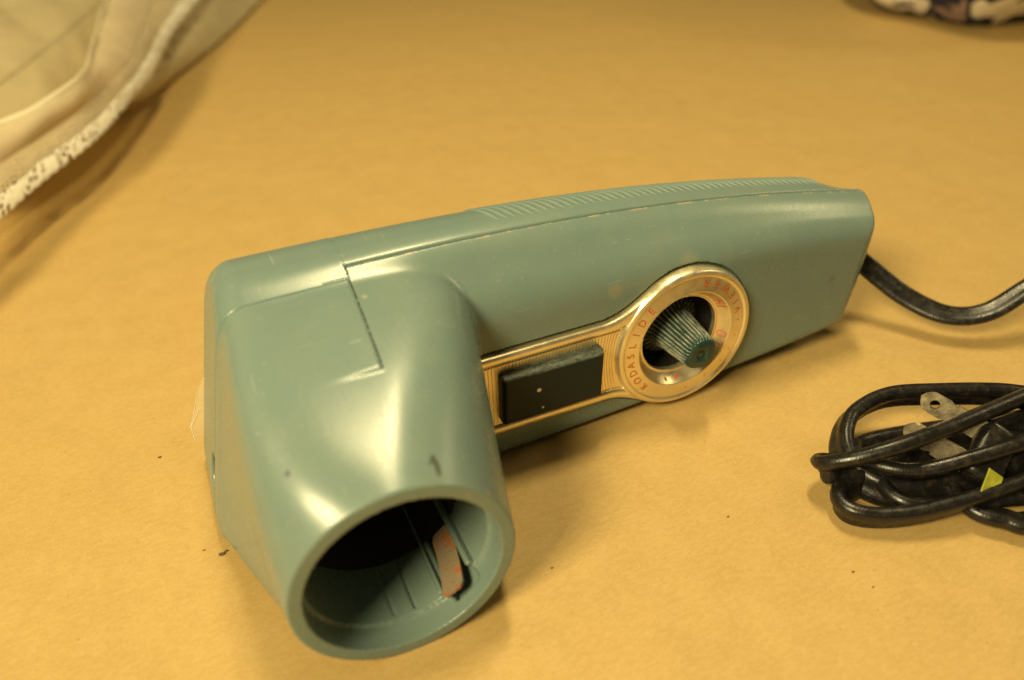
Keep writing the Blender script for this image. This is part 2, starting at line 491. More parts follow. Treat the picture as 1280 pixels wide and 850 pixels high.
# grip ribs across the crown of the back shell, each a bar of its own
for k in range(46):
    u0 = 62.5 + k * 2.92
    nn = 26; vs = []; fs = []
    wmax = -45.0 + 10 * (k / 45.0) ** 3
    ws = np.linspace(-17.6, wmax, nn)
    uu = u0 + 0.30 * (ws + 17.6)
    for j, (du, hh) in enumerate(((-1.15, -0.4), (-0.7, 0.24), (0.0, 0.48), (0.7, 0.24), (1.15, -0.4))):
        ua = uu + du
        va = surf_top(ua, ws)
        e = 0.3
        gw = (surf_top(ua, ws + e) - surf_top(ua, ws - e)) / (2 * e)
        nl = np.sqrt(1 + gw * gw)
        tap = np.clip(np.minimum(np.arange(nn), nn - 1 - np.arange(nn)) / 7.0, 0, 1)
        fall = -0.40 + (hh + 0.40) * tap ** 0.8
        vs.append(np.stack([ua, va + fall / nl, ws - fall * gw / nl], 1))
    vs = np.array(vs)
    idx = np.arange(5 * nn).reshape(5, nn)
    for j in range(4):
        for i in range(nn - 1):
            fs.append((idx[j, i], idx[j, i + 1], idx[j + 1, i + 1], idx[j + 1, i]))
    mesh_np('rib', vs.reshape(-1, 3), [tuple(int(x) for x in f[::-1]) for f in fs], M_RIB, back_o)

# gold trim plate: strip with a rolled edge, running into the dial ring and its dish
def plate_h(u, v):
    r = np.hypot(u - DIAL[0], v - DIAL[1]); dd = -plate2d(u, v)
    strip = 0.7 + 1.35 * np.sqrt(np.clip(1 - ((dd - 1.9) / 1.9) ** 2, 0, 1))
    strip = np.where(dd > 1.9, np.maximum(0.7 + 1.35 * np.sqrt(np.clip(1 - ((dd - 1.9) / 1.9) ** 2, 0, 1)), 0.7), strip)
    flat = 2.9 - 0.10 * (r - 19.0)
    bead = 0.9 + 2.2 * np.sqrt(np.clip(1 - ((r - 25.9) / 1.6) ** 2, 0, 1))
    ring = np.where(r > 24.9, np.maximum(bead, np.where(r < 25.9, flat, -5)), flat)
    t = np.clip((r - 15.2) / 3.8, 0, 1.2)
    dish = -1.7 + 4.6 * t ** 1.7
    ring = np.where(r < 19.0, dish, ring)
    lip = -1.7 + 0.55 * np.sqrt(np.clip(1 - ((r - 15.6) / 0.6) ** 2, 0, 1))
    ring = np.where(r < 16.2, np.maximum(ring, lip), ring)
    return np.where(r < 27.5, np.maximum(ring, np.where(r > 26.8, strip, -9)), strip), r, dd
def plate(u, v, w):
    h_, r, dd = plate_h(u, v)
    d = (w - h_) * 0.6
    d = np.maximum(d, np.where(r < 20, -3.6, -2.0) - w)
    d = rmax(d, -dd, 0.4)
    d = np.maximum(d, 15.2 - r)
    return np.maximum(d, 40.0 - u)
V, Q = polymesh(plate, (38, -30.5, -5), (150, 29, 5), 0.36, lip=2.2)
plate_o = mesh_np('trim_plate', V, Q, M_GOLD, viewer)
tag(plate_o, 'gold metal trim plate with lettered dial ring')

# fine upright ridges on the strip
vs, fs = [], []
x = 44.6
while x < 95.2:
    top, bot = 11.0, -12.9
    lean = 0.0
    if x > 84: lean = (x - 84) * 0.10
    b = len(vs)
    for t in np.linspace(0, 1, 7):
        v_ = bot + (top - bot) * t
        un = x + lean * (1 - (2 * t - 1) ** 2) * -2.0
        if np.hypot(un - DIAL[0], v_ - DIAL[1]) < 27.9: un = DIAL[0] - math.sqrt(max(0, 27.9 ** 2 - (v_ - DIAL[1]) ** 2))
        vs += [(un - 0.50, v_, 0.5), (un - 0.44, v_, 1.02), (un + 0.44, v_, 1.02), (un + 0.50, v_, 0.5)]
    for i in range(6):
        for j in range(3):
            a = b + i * 4 + j
            fs.append((a, a + 1, a + 5, a + 4))
    x += 1.22
ridge = mesh_np('ridges', np.array(vs), fs, M_GOLD, plate_o, False)
ridge['kind'] = 'stuff'

# lettering on the ring
def glyph(ch, size):
    c = bpy.data.curves.new('g', 'FONT'); c.body = ch; c.size = size; c.align_x = 'CENTER'; c.resolution_u = 3
    c.extrude = 0.0; c.offset = -0.004 * size
    o = bpy.data.objects.new('g', c); col.objects.link(o)
    dg = bpy.context.evaluated_depsgraph_get()
    me = bpy.data.meshes.new_from_object(o.evaluated_get(dg))
    v = [tuple(p.co) for p in me.vertices]; f = [tuple(p.vertices) for p in me.polygons]
    bpy.data.objects.remove(o); bpy.data.curves.remove(c); bpy.data.meshes.remove(me)
    return np.array(v), f
def ring_text(items, radius, size, inward, surface, stretch=1.0):
    vs, fs = [], []
    for ch, ang in items:
        gv, gf = glyph(ch, size)
        if len(gv) == 0: continue
        y0 = gv[:, 1].min(); hgt = gv[:, 1].max() - y0
        x = gv[:, 0] * stretch; y = gv[:, 1] - y0 - hgt / 2
        a = math.radians(ang)
        er = np.array([math.cos(a), math.sin(a)]); et = np.array([math.sin(a), -math.cos(a)])   # clockwise
        if inward: er2, et2 = -er, -et
        else: er2, et2 = er, et
        p = DIAL + radius * er + x[:, None] * et2 + y[:, None] * er2
        b = len(vs)
        hh = plate_h(p[:, 0], p[:, 1])[0] + surface
        vs += [(p[i, 0], p[i, 1], hh[i]) for i in range(len(p))]
        fs += [tuple(b + k for k in f) for f in gf]
    return np.array(vs), fs
tx = list(zip('KODASLIDE', (-136, -147.5, -159, -169, -179.5, 169.5, 158, 146, 133)))
v_, f_ = ring_text(tx, 22.3, 4.0, False, 0.09)
mesh_np('lettering', v_, f_, M_RED, plate_o, False)
tx = list(zip('VIEWER', (17, 27, 37, 49, 62, 74)))
v_, f_ = ring_text(tx, 22.3, 4.0, True, 0.09)
mesh_np('lettering', v_, f_, M_RED, plate_o, False)
v_, f_ = ring_text([('H', 36.5), ('I', 28.0)], 17.6, 3.4, True, 0.10)
mesh_np('lettering', v_, f_, M_RED, plate_o, False)
v_, f_ = ring_text([('L', -25), ('O', -13)], 17.6, 3.4, True, 0.10)
mesh_np('lettering', v_, f_, M_RED, plate_o, False)
vs, fs = [], []
for ang, rad, sz in ((5, 22.2, .33), (-12, 22.2, .3), (-27, 22.2, .3), (-41, 22.2, .3), (-62, 22.2, .3), (-84, 22.3, .3), (-108, 17.8, .5), (-92, 17.6, .6)):
    a = math.radians(ang); c = DIAL + rad * np.array([math.cos(a), math.sin(a)])
    b = len(vs)
    for k in range(10):
        t = 2 * math.pi * k / 10
        pu, pv = c[0] + sz * math.cos(t), c[1] + sz * math.sin(t)
        vs.append((pu, pv, float(plate_h(np.array(pu), np.array(pv))[0]) + 0.10))
    fs.append(tuple(range(b, b + 10)))
mesh_np('dot_marks', np.array(vs), fs, M_RED, plate_o, False)

# dial well, knob
def lathe(profile, n, centre, flutes=None):
    vs, fs = [], []
    for (r, w_, fl) in profile:
        for k in range(n):
            a = 2 * math.pi * k / n
            rr = r
            if fl: rr = r + fl * (1 - 2 * abs(math.sin(0.5 * flutes * a)) ** 1.3) if flutes else r
            vs.append((centre[0] + rr * math.cos(a), centre[1] + rr * math.sin(a), w_))
    m = len(profile)
    for i in range(m - 1):
        for k in range(n):
            k2 = (k + 1) % n
            fs.append((i * n + k, i * n + k2, (i + 1) * n + k2, (i + 1) * n + k))
    return np.array(vs), fs
v_, f_ = lathe([(19.8, -3.8, 0), (17.5, -4.2, 0), (17.3, -14.0, 0), (12.0, -14.3, 0), (0.05, -14.3, 0)], 48, DIAL)
mesh_np('dial_well', v_, [f[::-1] for f in f_], M_DARK, viewer)  # black cup added in place of lit teal, its colour acts as shade
prof = [(12.2, -12.5, 0), (12.2, -9.5, 0), (9.2, -8.2, .25), (7.9, -5.5, .40), (7.3, -1.5, .44), (6.8, 4.0, .44), (6.3, 9.0, .42), (6.0, 11.4, .36), (5.8, 12.0, .15), (5.5, 12.4, .0)]
v_, f_ = lathe(prof, 30 * 10, DIAL, 30)
knob_o = mesh_np('knob', v_, f_, M_KNOB, viewer)
ang = np.arctan2(v_[:, 1] - DIAL[1], v_[:, 0] - DIAL[0])
rd_ = (1 - np.abs(np.sin(15 * ang))) ** 1.2 * np.clip((12.0 - v_[:, 2]) / 3.0, 0, 1)
knob_o.data.attributes.new('ridge', 'FLOAT', 'POINT').data.foreach_set('value', rd_.astype(np.float32))
tag(knob_o, 'fluted dark green knob, dusty along its flutes')
v_, f_ = lathe([(5.52, 12.38, 0), (5.2, 12.65, 0), (3.0, 12.75, 0), (2.2, 12.6, 0), (1.9, 12.1, 0), (1.4, 12.0, 0), (0.8, 12.4, 0), (0.02, 12.45, 0)], 40, DIAL)
mesh_np('knob_cap', v_, f_, mat_simple('knob_end_green', (0.018, 0.05, 0.042), 0.38, 0, .3, .6, .15), knob_o)

# push button (rocker with bevelled edges)
def button(u, v, w):
    q = [np.abs(u - 68.3 - 0.03 * v) - 18.4 + 0.9, np.abs(v + 1.4) - 9.6 + 0.9]
    d = np.minimum(np.maximum(q[0], q[1]), 0) + np.hypot(np.maximum(q[0], 0), np.maximum(q[1], 0)) - 0.9
    d = d + np.maximum(0, w - 3.5) * 0.35
    d = rmax(d, w - (5.6 + 0.02 * (u - 68)), 0.8)
    return np.maximum(d, 0.2 - w)
V, Q = polymesh(button, (47, -13, -0.5), (90, 11, 8), 0.4)
tag(mesh_np('push_button', V, Q, M_BUTTON, viewer), 'dark green rectangular push button with worn top edge')

# rusty contact strip in the barrel
vs, fs = [], []
nw = 14
for i in range(nw):
    t = i / (nw - 1); w_ = 32.0 + 21.0 * t
    a0 = math.radians(-46.0 - 10.0 * t)
    er = np.array([math.cos(a0), math.sin(a0)]); et = np.array([-math.sin(a0), math.cos(a0)])
    rr = 24.0 + 0.9 * math.sin(t * 3.0) - 0.9 * t * t
    half = 3.5 if 0 < i < nw - 1 else 2.4
    for (h_, s_) in ((0.4, -half), (-0.4, -half), (-0.4, half), (0.4, half)):
        p = er * (rr + h_ + 0.10 * s_) + et * s_
        vs.append((p[0], p[1], w_))
for i in range(nw - 1):
    for j in range(4):
        fs.append((i * 4 + j, i * 4 + (j + 1) % 4, i * 4 + 4 + (j + 1) % 4, i * 4 + 4 + j))
fs += [(3, 2, 1, 0), tuple(4 * (nw - 1) + k for k in range(4))]
tag(mesh_np('contact_strip', np.array(vs), fs, M_RUST, viewer, False), 'rusty grey metal contact strip inside the barrel')

# made-up black sleeve, added to darken the deep barrel like shade
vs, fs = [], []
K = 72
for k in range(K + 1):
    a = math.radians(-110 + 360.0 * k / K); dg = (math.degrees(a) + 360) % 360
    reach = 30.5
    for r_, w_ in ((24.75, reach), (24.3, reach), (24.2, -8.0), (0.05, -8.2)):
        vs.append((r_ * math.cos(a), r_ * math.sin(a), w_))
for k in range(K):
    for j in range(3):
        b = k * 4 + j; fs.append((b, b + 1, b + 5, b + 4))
mesh_np('added_shade_sleeve', np.array(vs), fs, M_DARK, viewer)

# torn bit of clear film at the left end
n = NT('clear_film'); n.set(Base_Color=(0.95, 0.93, 0.88), Roughness=0.12); n.b.inputs['Transmission Weight'].default_value = 0.0
tr = n.node('ShaderNodeBsdfTransparent'); mx = n.node('ShaderNodeMixShader'); mx.inputs[0].default_value = 0.16
n.link(tr.outputs[0], mx.inputs[1]); n.link(n.b.outputs[0], mx.inputs[2]); n.link(mx.outputs[0], n.out.inputs[0])
vs = []; fs = []
prof = [8.0, 2, -5, -12, -17]
wid = (1.0, 2.6, 3.2, 4.6, 3.4)
for k, (v__, wd) in enumerate(zip(prof, wid)):
    le = left_edge(v__)
    for j in range(4):
        t = j / 3
        vs.append((le + 1.2 - (wd + 1.2) * t, v__ - 0.8 * t, -42.5 + 1.6 * math.sin(t * 2.2 + k)))
for k in range(4):
    for j in range(3):
        a = k * 4 + j; fs.append((a, a + 1, a + 5, a + 4))
film_o = mesh_np('film_scrap', np.array(vs), fs, n.m, viewer)
tag(film_o, 'torn clear film sticking out of the end')
fv, ff = [], []
for (p, q) in (((1, 3), (2, 3)), ((2, 3), (3, 3)), ((2, 2), (3, 3)), ((3, 3), (4, 3))):
    A_, B_ = np.array(vs[p[0] * 4 + p[1]]), np.array(vs[q[0] * 4 + q[1]]); b = len(fv)
    for e_ in (A_, B_):
        for k in range(4): fv.append(e_ + 0.13 * np.array([math.cos(k * 1.5708), 0, math.sin(k * 1.5708)]))
    ff += [(b + k, b + (k + 1) % 4, b + 4 + (k + 1) % 4, b + 4 + k) for k in range(4)]
mesh_np('film_edge', np.array(fv), ff, mat_simple('white_film_edge', (0.85, 0.82, 0.75), 0.3), film_o)

# ------------------------------------------------------------------ power cord (flat twin lead) and plug
def spline(pts, per=10):
    P = np.array(pts, float); P = np.vstack([2 * P[0] - P[1], P, 2 * P[-1] - P[-2]]); out = []
    for i in range(1, len(P) - 2):
        for t in np.linspace(0, 1, per, endpoint=False):
            a, b, c, d = P[i - 1], P[i], P[i + 1], P[i + 2]
            out.append(0.5 * ((2 * b) + (-a + c) * t + (2 * a - 5 * b + 4 * c - d) * t * t + (-a + 3 * b - 3 * c + d) * t ** 3))
    out.append(P[-2]); return np.array(out)
def twin_profile(wd=10.2, th=5.4, n=22):
    pts = []
    for k in range(n):
        a = 2 * math.pi * k / n
        x, y = math.cos(a), math.sin(a)
        pinch = 1 - 0.34 * math.exp(-(x / 0.22) ** 2)
        xx = math.copysign(abs(x) ** 0.9, x) * wd / 2
        yy = math.copysign(abs(y) ** 0.62, y) * th / 2 * pinch
        pts.append((xx, yy))
    return pts
def cord_mesh(name, pts, tw0, tw1, parent, per=10, size=1.0, flat=1.0):
    # pts: (u, w, height above paper); the flat side is turned by a twist angle (degrees, 0 = flat on the paper)
    P = spline([(a, c - 30.0, b) for a, b, c in pts], per)
    n = len(P); T = np.gradient(P, axis=0); T /= np.linalg.norm(T, axis=1, keepdims=True)
    prof = [(a * size, b * size * flat) for a, b in twin_profile()]
    vs = []
    up = np.array([0, 1.0, 0])
    for i in range(n):
        side = np.cross(up, T[i]); side /= max(1e-6, np.linalg.norm(side))
        nrm = np.cross(T[i], side)
        a = math.radians(tw0 + (tw1 - tw0) * i / (n - 1))
        e1 = side * math.cos(a) + nrm * math.sin(a); e2 = -side * math.sin(a) + nrm * math.cos(a)
        for x, y in prof: vs.append(P[i] + e1 * x + e2 * y)
    m = len(prof); fs = []
    for i in range(n - 1):
        for k in range(m):
            fs.append((i * m + k, i * m + (k + 1) % m, (i + 1) * m + (k + 1) % m, (i + 1) * m + k))
    fs += [tuple(range(m))[::-1], tuple((n - 1) * m + k for k in range(m))]
    return mesh_np(name, np.array(vs), fs, M_CORD, parent)

cord = empty('power_cord', W((190, -30, 75)))
cord_inv = Matrix.Translation(-W((190, -30, 75)))
tag(cord, 'black twin-lead power cord, its coiled bundle lying right of the slide viewer', 'power cord')
def cadd(o): o.matrix_parent_inverse = cord_inv; return o
cadd(cord_mesh('cord_lead', [(205, -24, 33), (214, -21, 31), (222, -15, 24), (231, 0, 15), (240, 14, 11.5), (252, 22, 14), (268, 25, 23), (290, 27, 33), (330, 30, 42)], 75, -20, cord, 10, 0.82, 0.85))
cadd(cord_mesh('cord_loop', [(240, 73, 22), (212.4, 71.9, 24), (190.9, 71.7, 24), (169.9, 71.9, 24), (154.4, 70.0, 22), (143.5, 65.9, 18), (137.8, 61.5, 14), (138.5, 58.5, 9), (147.0, 58.4, 5.5), (160, 60.9, 4.5), (190, 66, 4.5), (240, 75, 4.5)], 62, 30, cord))
cadd(cord_mesh('cord_loop', [(240, 78, 13), (218.3, 66.5, 15), (207.9, 60.5, 16), (192.0, 52.6, 16), (175.7, 45.2, 15), (161.4, 45.3, 13), (152.2, 50.6, 11), (147.8, 57.7, 8), (148.4, 64.7, 5), (153.4, 72.2, 4.2), (166, 78.1, 4.2), (195, 83, 4.2), (240, 87, 4.2)], 75, 60, cord))
cadd(cord_mesh('cord_loop', [(240, 84, 13), (204.8, 84.0, 20), (187.2, 83.5, 20), (172.8, 79.8, 16.5), (160.7, 74.9, 12.5), (153.1, 68.5, 11), (151.5, 60.2, 9), (160, 55, 6), (182, 58, 4.5), (210, 66, 4.5), (245, 74, 4.5)], 45, 70, cord))
cadd(cord_mesh('cord_loop', [(240, 90, 9), (198.0, 89.5, 9.5), (183.7, 89.3, 9), (168.6, 87.6, 8), (153.2, 84.0, 6), (142.5, 79.3, 4.6), (136.0, 73.8, 4.4), (136.8, 68.2, 4.4), (144.1, 65.2, 4.6), (158, 66.3, 4.6), (175, 68, 4.4), (205, 73, 4.4), (245, 79, 4.4)], 60, 75, cord))
cadd(cord_mesh('cord_loop', [(235, 92, 4), (196.7, 91.9, 4), (178.2, 86.7, 4), (162.8, 82.2, 4.1), (154.3, 77.4, 4.4), (153.8, 71.0, 5), (159.5, 66.8, 6.5), (173.5, 66.9, 8), (196.0, 69.4, 8), (230, 71.7, 8)], 20, 65, cord))
cadd(cord_mesh('cord_loop', [(225, 103, 4), (185.0, 100.9, 4), (176.2, 95.2, 4), (171.2, 88.5, 4), (175.5, 77.9, 4), (191.5, 73.3, 4), (225, 78.4, 4)], 15, 50, cord))
# plug with two blades
def obox(c, ax, hx, bevel=0.0):
    ax = [np.array(a, float) for a in ax]
    vs = []
    for k in range(8):
        s = [1 if k >> i & 1 else -1 for i in range(3)]
        vs.append(np.array(c, float) + sum(a * h * q for a, h, q in zip(ax, hx, s)))
    fs = [(0, 2, 3, 1), (4, 5, 7, 6), (0, 1, 5, 4), (2, 6, 7, 3), (0, 4, 6, 2), (1, 3, 7, 5)]
    return vs, fs
b1 = np.array([174.3, -30 + 25.5, 56.7]); b2 = np.array([183.0, -30 + 20.5, 69.5])
ex = (b1 - b2) / np.linalg.norm(b1 - b2)
ez = np.array([-0.75, 0.30, 0.45]); ez = ez - (ez @ ex) * ex; ez /= np.linalg.norm(ez)
ey = np.cross(ez, ex)                            # across the blade
def blade(start, length, flip=1):
    # outline with a rounded tip and a hole: ring of quads round the hole plus the shank
    out = []
    wd = 3.5; tipc = length - 3.0; hc = length - 4.8; hr = 1.55
    K = 16; vs = []; fs = []
    for zz in (-0.7, 0.7):
        for k in range(K):                      # hole
            a = 2 * math.pi * k / K; vs.append((hc + hr * math.cos(a), hr * math.sin(a), zz))
        for k in range(K):                      # outer outline
            a = 2 * math.pi * k / K; c, s = math.cos(a), math.sin(a)
            m_ = max(abs(c) / (length - hc) if c > 0 else abs(c) / 6.0, abs(s) / wd)
            x, y = hc + c / m_, s / m_
            if x > tipc + 1.4 and abs(y) > 1.6: x -= 0.8; y *= 0.85
            vs.append((x, y, zz))
    for k in range(K):
        k2 = (k + 1) % K
        fs.append((2 * K + k, 3 * K + k, 3 * K + k2, 2 * K + k2)); fs.append((k, k2, K + k2, K + k))
        fs.append((k, 2 * K + k, 2 * K + k2, k2)); fs.append((K + k, K + k2, 3 * K + k2, 3 * K + k))
    b = len(vs)
    x1 = hc - 5.98
    for x in (0, x1):
        for y in (-wd, wd):
            for z in (-0.7, 0.7): vs.append((x, y, z))
    fs += [(b, b + 1, b + 3, b + 2), (b + 4, b + 6, b + 7, b + 5), (b, b + 4, b + 5, b + 1), (b + 2, b + 3, b + 7, b + 6), (b, b + 2, b + 6, b + 4), (b + 1, b + 5, b + 7, b + 3)]
    vs = [start + ex * x + ey * y + ez * z for x, y, z in vs]
    return np.array(vs), fs
root1 = b2 - ex * 5.0
sep = 12.7 * np.array([-0.86, -0.40, 0.31])
def plug_body(u, v, w):
    c = root1 + sep * 0.5 - ex * 6.0
    p = np.stack([u - c[0], v - c[1], w - c[2]], -1)
    x, y, z = p @ ex, p @ np.cross(sep / 12.7, ex), p @ (sep / 12.7)
    q = [np.abs(x) - 6.0 + 3, np.abs(y) - 3.8 + 3, np.abs(z) - 10.5 + 3 + 0.12 * np.maximum(0, -x)]
    return np.minimum(np.maximum(np.maximum(q[0], q[1]), q[2]), 0) + np.sqrt(sum(np.maximum(k, 0) ** 2 for k in q)) - 3
c = root1 + sep * 0.5 - ex * 6.0
V, Q = polymesh(plug_body, c - 17, c + 17, 0.8)
plug_o = cadd(mesh_np('plug', V, Q, M_CORD, cord))
v_, f_ = blade(root1 - ex * 4, 24.0); o = mesh_np('prong', v_, f_, M_BRASS, plug_o, False)
v_, f_ = blade(root1 + sep - ex * 4, 23.0); o2 = mesh_np('prong', v_, f_, M_BRASS, plug_o, False)

# yellow-green scrap of tape folded over the cord
vs = []; fs = []
P0 = np.array([168.5, -30 + 11.5, 89.5]); P1 = np.array([173.5, -30 + 20.0, 86.5]); P2 = np.array([180.0, -30 + 14.5, 89.0]); P3 = np.array([172.0, -30 + 7.5, 92.0]); P4 = np.array([176.0, -30 + 10.0, 91.5])
Pm = (P0 + P1 + P2) / 3
for off in (0, 0.35):
    for q in (P0, P1, P2, P4, P3): vs.append(Pm + (q - Pm) * 0.78 + np.array([0, 0.2, off]))
fs = [(0, 1, 2, 3), (0, 3, 4), (8, 7, 6, 5), (9, 8, 5), (0, 5, 6, 1), (1, 6, 7, 2), (2, 7, 8, 3), (3, 8, 9, 4), (4, 9, 5, 0)]
tag(mesh_np('tape_scrap', np.array(vs), [f[::-1] for f in fs], M_SCRAP, None, False), 'small yellow-green scrap of tape stuck on the coiled black cord', 'tape scrap')

# ------------------------------------------------------------------ lace-trimmed garment, top left
def mat_cloth(name, colour, lace=None, sheen=0.0, trans=0.35, rough=0.6):
    n = NT(name)
    f = n.ramp(n.noise(0.05, 4), 0.3, 0.7)
    c = n.mix(f, tuple(x * 0.92 for x in colour), colour)
    n.set(Base_Color=c, Roughness=rough)
    n.bump(n.noise(0.9, 3), 0.3, 0.0006)
    tl = n.node('ShaderNodeBsdfTranslucent'); n.link(c, tl.inputs['Color'])
    mx = n.node('ShaderNodeMixShader'); mx.inputs[0].default_value = trans
    n.link(n.b.outputs[0], mx.inputs[1]); n.link(tl.outputs[0], mx.inputs[2])
    last = mx.outputs[0]
    if lace:
        uvn = n.node('ShaderNodeTexCoord')
        mp = n.node('ShaderNodeMapping'); mp.inputs['Scale'].default_value = lace[:3]
        n.link(uvn.outputs['UV'], mp.inputs['Vector'])
        vo = n.node('ShaderNodeTexVoronoi', feature='DISTANCE_TO_EDGE'); vo.inputs['Scale'].default_value = 1.0
        vo.inputs['Randomness'].default_value = 0.75 if len(lace) < 4 else 0.30
        n.link(mp.outputs[0], vo.inputs['Vector'])
        hole = n.ramp(vo.outputs['Distance'], 0.14, 0.20)
        no = n.node('ShaderNodeTexNoise'); no.inputs['Scale'].default_value = 0.16; no.inputs['Detail'].default_value = 1
        n.link(mp.outputs[0], no.inputs['Vector'])
        if len(lace) < 4: hole = n.math('MULTIPLY', hole, n.ramp(no.outputs['Fac'], 0.40, 0.46))
        tp = n.node('ShaderNodeBsdfTransparent'); m2 = n.node('ShaderNodeMixShader')
        n.link(hole, m2.inputs[0]); n.link(last, m2.inputs[1]); n.link(tp.outputs[0], m2.inputs[2]); last = m2.outputs[0]
    n.link(last, n.out.inputs[0])
    return n.m
garment = empty('lace_garment', W((-90, -30, -330)))
g_inv = Matrix.Translation(-W((-90, -30, -330)))
tag(garment, 'cream satin garment with lace hem at the top left', 'garment')
def ribbon(name, A, B, mat, nu=60, nv=10, bulge=0.0, thick=0.5, wav=0.0, scal=0.0, per=12, seed=1):
    # cloth between two space curves (u, w, height), with uv, folds and real thickness
    rng = random.Random(seed)
    a = spline([(p[0], p[2] - 30.0, p[1]) for p in A], per); b = spline([(p[0], p[2] - 30.0, p[1]) for p in B], per)
    def res(c, n):
        s = np.r_[0, np.cumsum(np.linalg.norm(np.diff(c, axis=0), axis=1))]; t = np.linspace(0, s[-1], n)
        return np.stack([np.interp(t, s, c[:, k]) for k in range(3)], 1), s[-1]
    a, la = res(a, nu); b, lb = res(b, nu)
    ph = [rng.random() * 6 for _ in range(3)]
    grid = np.zeros((nu, nv, 3)); uv = np.zeros((nu, nv, 2))
    for j in range(nv):
        t = j / (nv - 1); grid[:, j] = a * (1 - t) + b * t; uv[:, j, 0] = np.linspace(0, la, nu); uv[:, j, 1] = t * np.linalg.norm(a - b, axis=1).mean()
    tu = np.gradient(grid, axis=0); tv = np.gradient(grid, axis=1)
    nr = np.cross(tu, tv); nr /= np.linalg.norm(nr, axis=2, keepdims=True) + 1e-9
    s = np.linspace(0, la, nu)[:, None]; t = np.linspace(0, 1, nv)[None, :]
    disp = bulge * np.sin(math.pi * t) + wav * np.sin(math.pi * t) ** 0.5 * (np.sin(s / 13 + ph[0] + 1.5 * t) + 0.6 * np.sin(s / 6.1 + ph[1]) * t + 0.5 * np.sin(s / 31 + ph[2]))
    grid = grid + nr * disp[:, :, None]
    if scal:
        ed = (np.abs(np.sin(np.linspace(0, la, nu) / 2.6)) ** 0.6 + 0.5 * np.abs(np.sin(np.linspace(0, la, nu) / 1.07)))[:, None]
        grid[:, 0] -= tv[:, 0] / (np.linalg.norm(tv[:, 0], axis=1, keepdims=True) + 1e-9) * scal * ed
    V2 = np.concatenate([grid.reshape(-1, 3), (grid - nr * thick).reshape(-1, 3)]); N = nu * nv
    i = np.arange(N).reshape(nu, nv)
    q = np.stack([i[:-1, :-1], i[1:, :-1], i[1:, 1:], i[:-1, 1:]], -1).reshape(-1, 4)
    fs = [tuple(map(int, f)) for f in q] + [tuple(int(k) + N for k in f[::-1]) for f in q]
    ring = list(i[:, 0]) + list(i[-1, 1:]) + list(i[::-1, -1][1:]) + list(i[0, ::-1][1:-1])
    for k in range(len(ring)):
        x, y = int(ring[k]), int(ring[(k + 1) % len(ring)]); fs.append((y, x, x + N, y + N))
    o = mesh_np(name, V2, fs, mat, garment)
    U = np.concatenate([uv.reshape(-1, 2)] * 2)
    ul = o.data.uv_layers.new(name='UVMap')
    li = np.empty(len(o.data.loops), np.int32); o.data.loops.foreach_get('vertex_index', li)
    ul.data.foreach_set('uv', U[li].astype(np.float32).ravel())
    o.matrix_parent_inverse = g_inv
    return o
M_SATIN = mat_cloth('cream_satin', (0.82, 0.72, 0.47), None, trans=0.45, rough=0.45)
M_BAND = mat_cloth('cream_tricot', (0.86, 0.75, 0.54), None, trans=0.45, rough=0.55)
M_LACE = mat_cloth('cream_lace', (0.95, 0.91, 0.80), (0.21, 0.21, 1), trans=0.40)
M_NET = mat_cloth('cream_net', (0.88, 0.78, 0.56), (0.27, 0.27, 1, 1), trans=0.35)
M_HEM = mat_cloth('cream_hem', (0.94, 0.87, 0.66), None, trans=0.25)
hem = [(-149, -163, 26.5), (-128.5, -195.7, 27), (-112, -233.5, 27), (-98.8, -262.4, 27.5), (-85.5, -286.5, 28.5), (-70.8, -309.3, 30), (-56.6, -340.7, 31.5), (-42.8, -381.6, 33), (-26.7, -431.6, 34.5), (-5.2, -522.0, 36), (29.2, -630.6, 39), (62, -740, 42)]
mid = [(-150, -221, 36), (-130.2, -247.7, 36.5), (-110.8, -277.1, 38), (-92.3, -307.1, 39.5), (-73.5, -335.4, 41), (-54.4, -378.2, 42.5), (-37, -432.5, 44), (-19.2, -538.4, 46.5), (5.4, -688, 49)]
rim = [(-148, -260, 50), (-128, -277.2, 50), (-107.9, -300.2, 50), (-84.7, -322.5, 51.5), (-65.3, -360.4, 53), (-58, -423.2, 54.5), (-44.8, -557.2, 58), (-30.2, -679.2, 61)]
edge = [(-166, -327, 37.5), (-142.3, -369.6, 37.5), (-120, -424.6, 38.5), (-87.6, -514.4, 40), (-45.6, -650.8, 42), (-8.6, -774.6, 44)]
vall = [(-157, -288, 8), (-136, -315, 8), (-113, -355, 8), (-85, -427, 8), (-50, -555, 8), (-15, -685, 8)]
def interp_curve(A, n):
    c = spline(A, 12); s = np.r_[0, np.cumsum(np.linalg.norm(np.diff(c, axis=0), axis=1))]
    t = np.linspace(0, s[-1], n); return np.stack([np.interp(t, s, c[:, k]) for k in range(3)], 1)
HC, MC, RC2 = interp_curve(hem, 40), interp_curve(mid, 40), interp_curve(rim, 40)
tp = lambda A: [tuple(p) for p in A]
q1 = HC * 0.58 + MC * 0.42
ribbon('lace_trim', tp(HC), tp(q1), M_LACE, 700, 10, 0.6, 0.25, 0.15, 1.7, 4, 3)
ribbon('net_band', tp(q1), tp(MC), M_NET, 240, 10, 0.5, 0.25, 0.25, 0, 4, 4)
ribbon('band', tp(MC), tp(RC2), M_BAND, 120, 14, 2.5, 0.5, 0.35, 0, 4, 5)
ribbon('hem', tp(RC2), tp(RC2 + np.array([-2.0, -4.5, 0.5])), M_HEM, 120, 8, 2.4, 1.0, 0.5, 0, 4, 6)
ribbon('inner_panel', tp(RC2 + np.array([-2.0, -4, -0.5])), vall, M_SATIN, 70, 20, 1.0, 0.5, 0.6, 0, 4, 8)
ribbon('far_panel', vall, edge, M_SATIN, 90, 20, 3.0, 0.5, 0.8, 0, 12, 12)
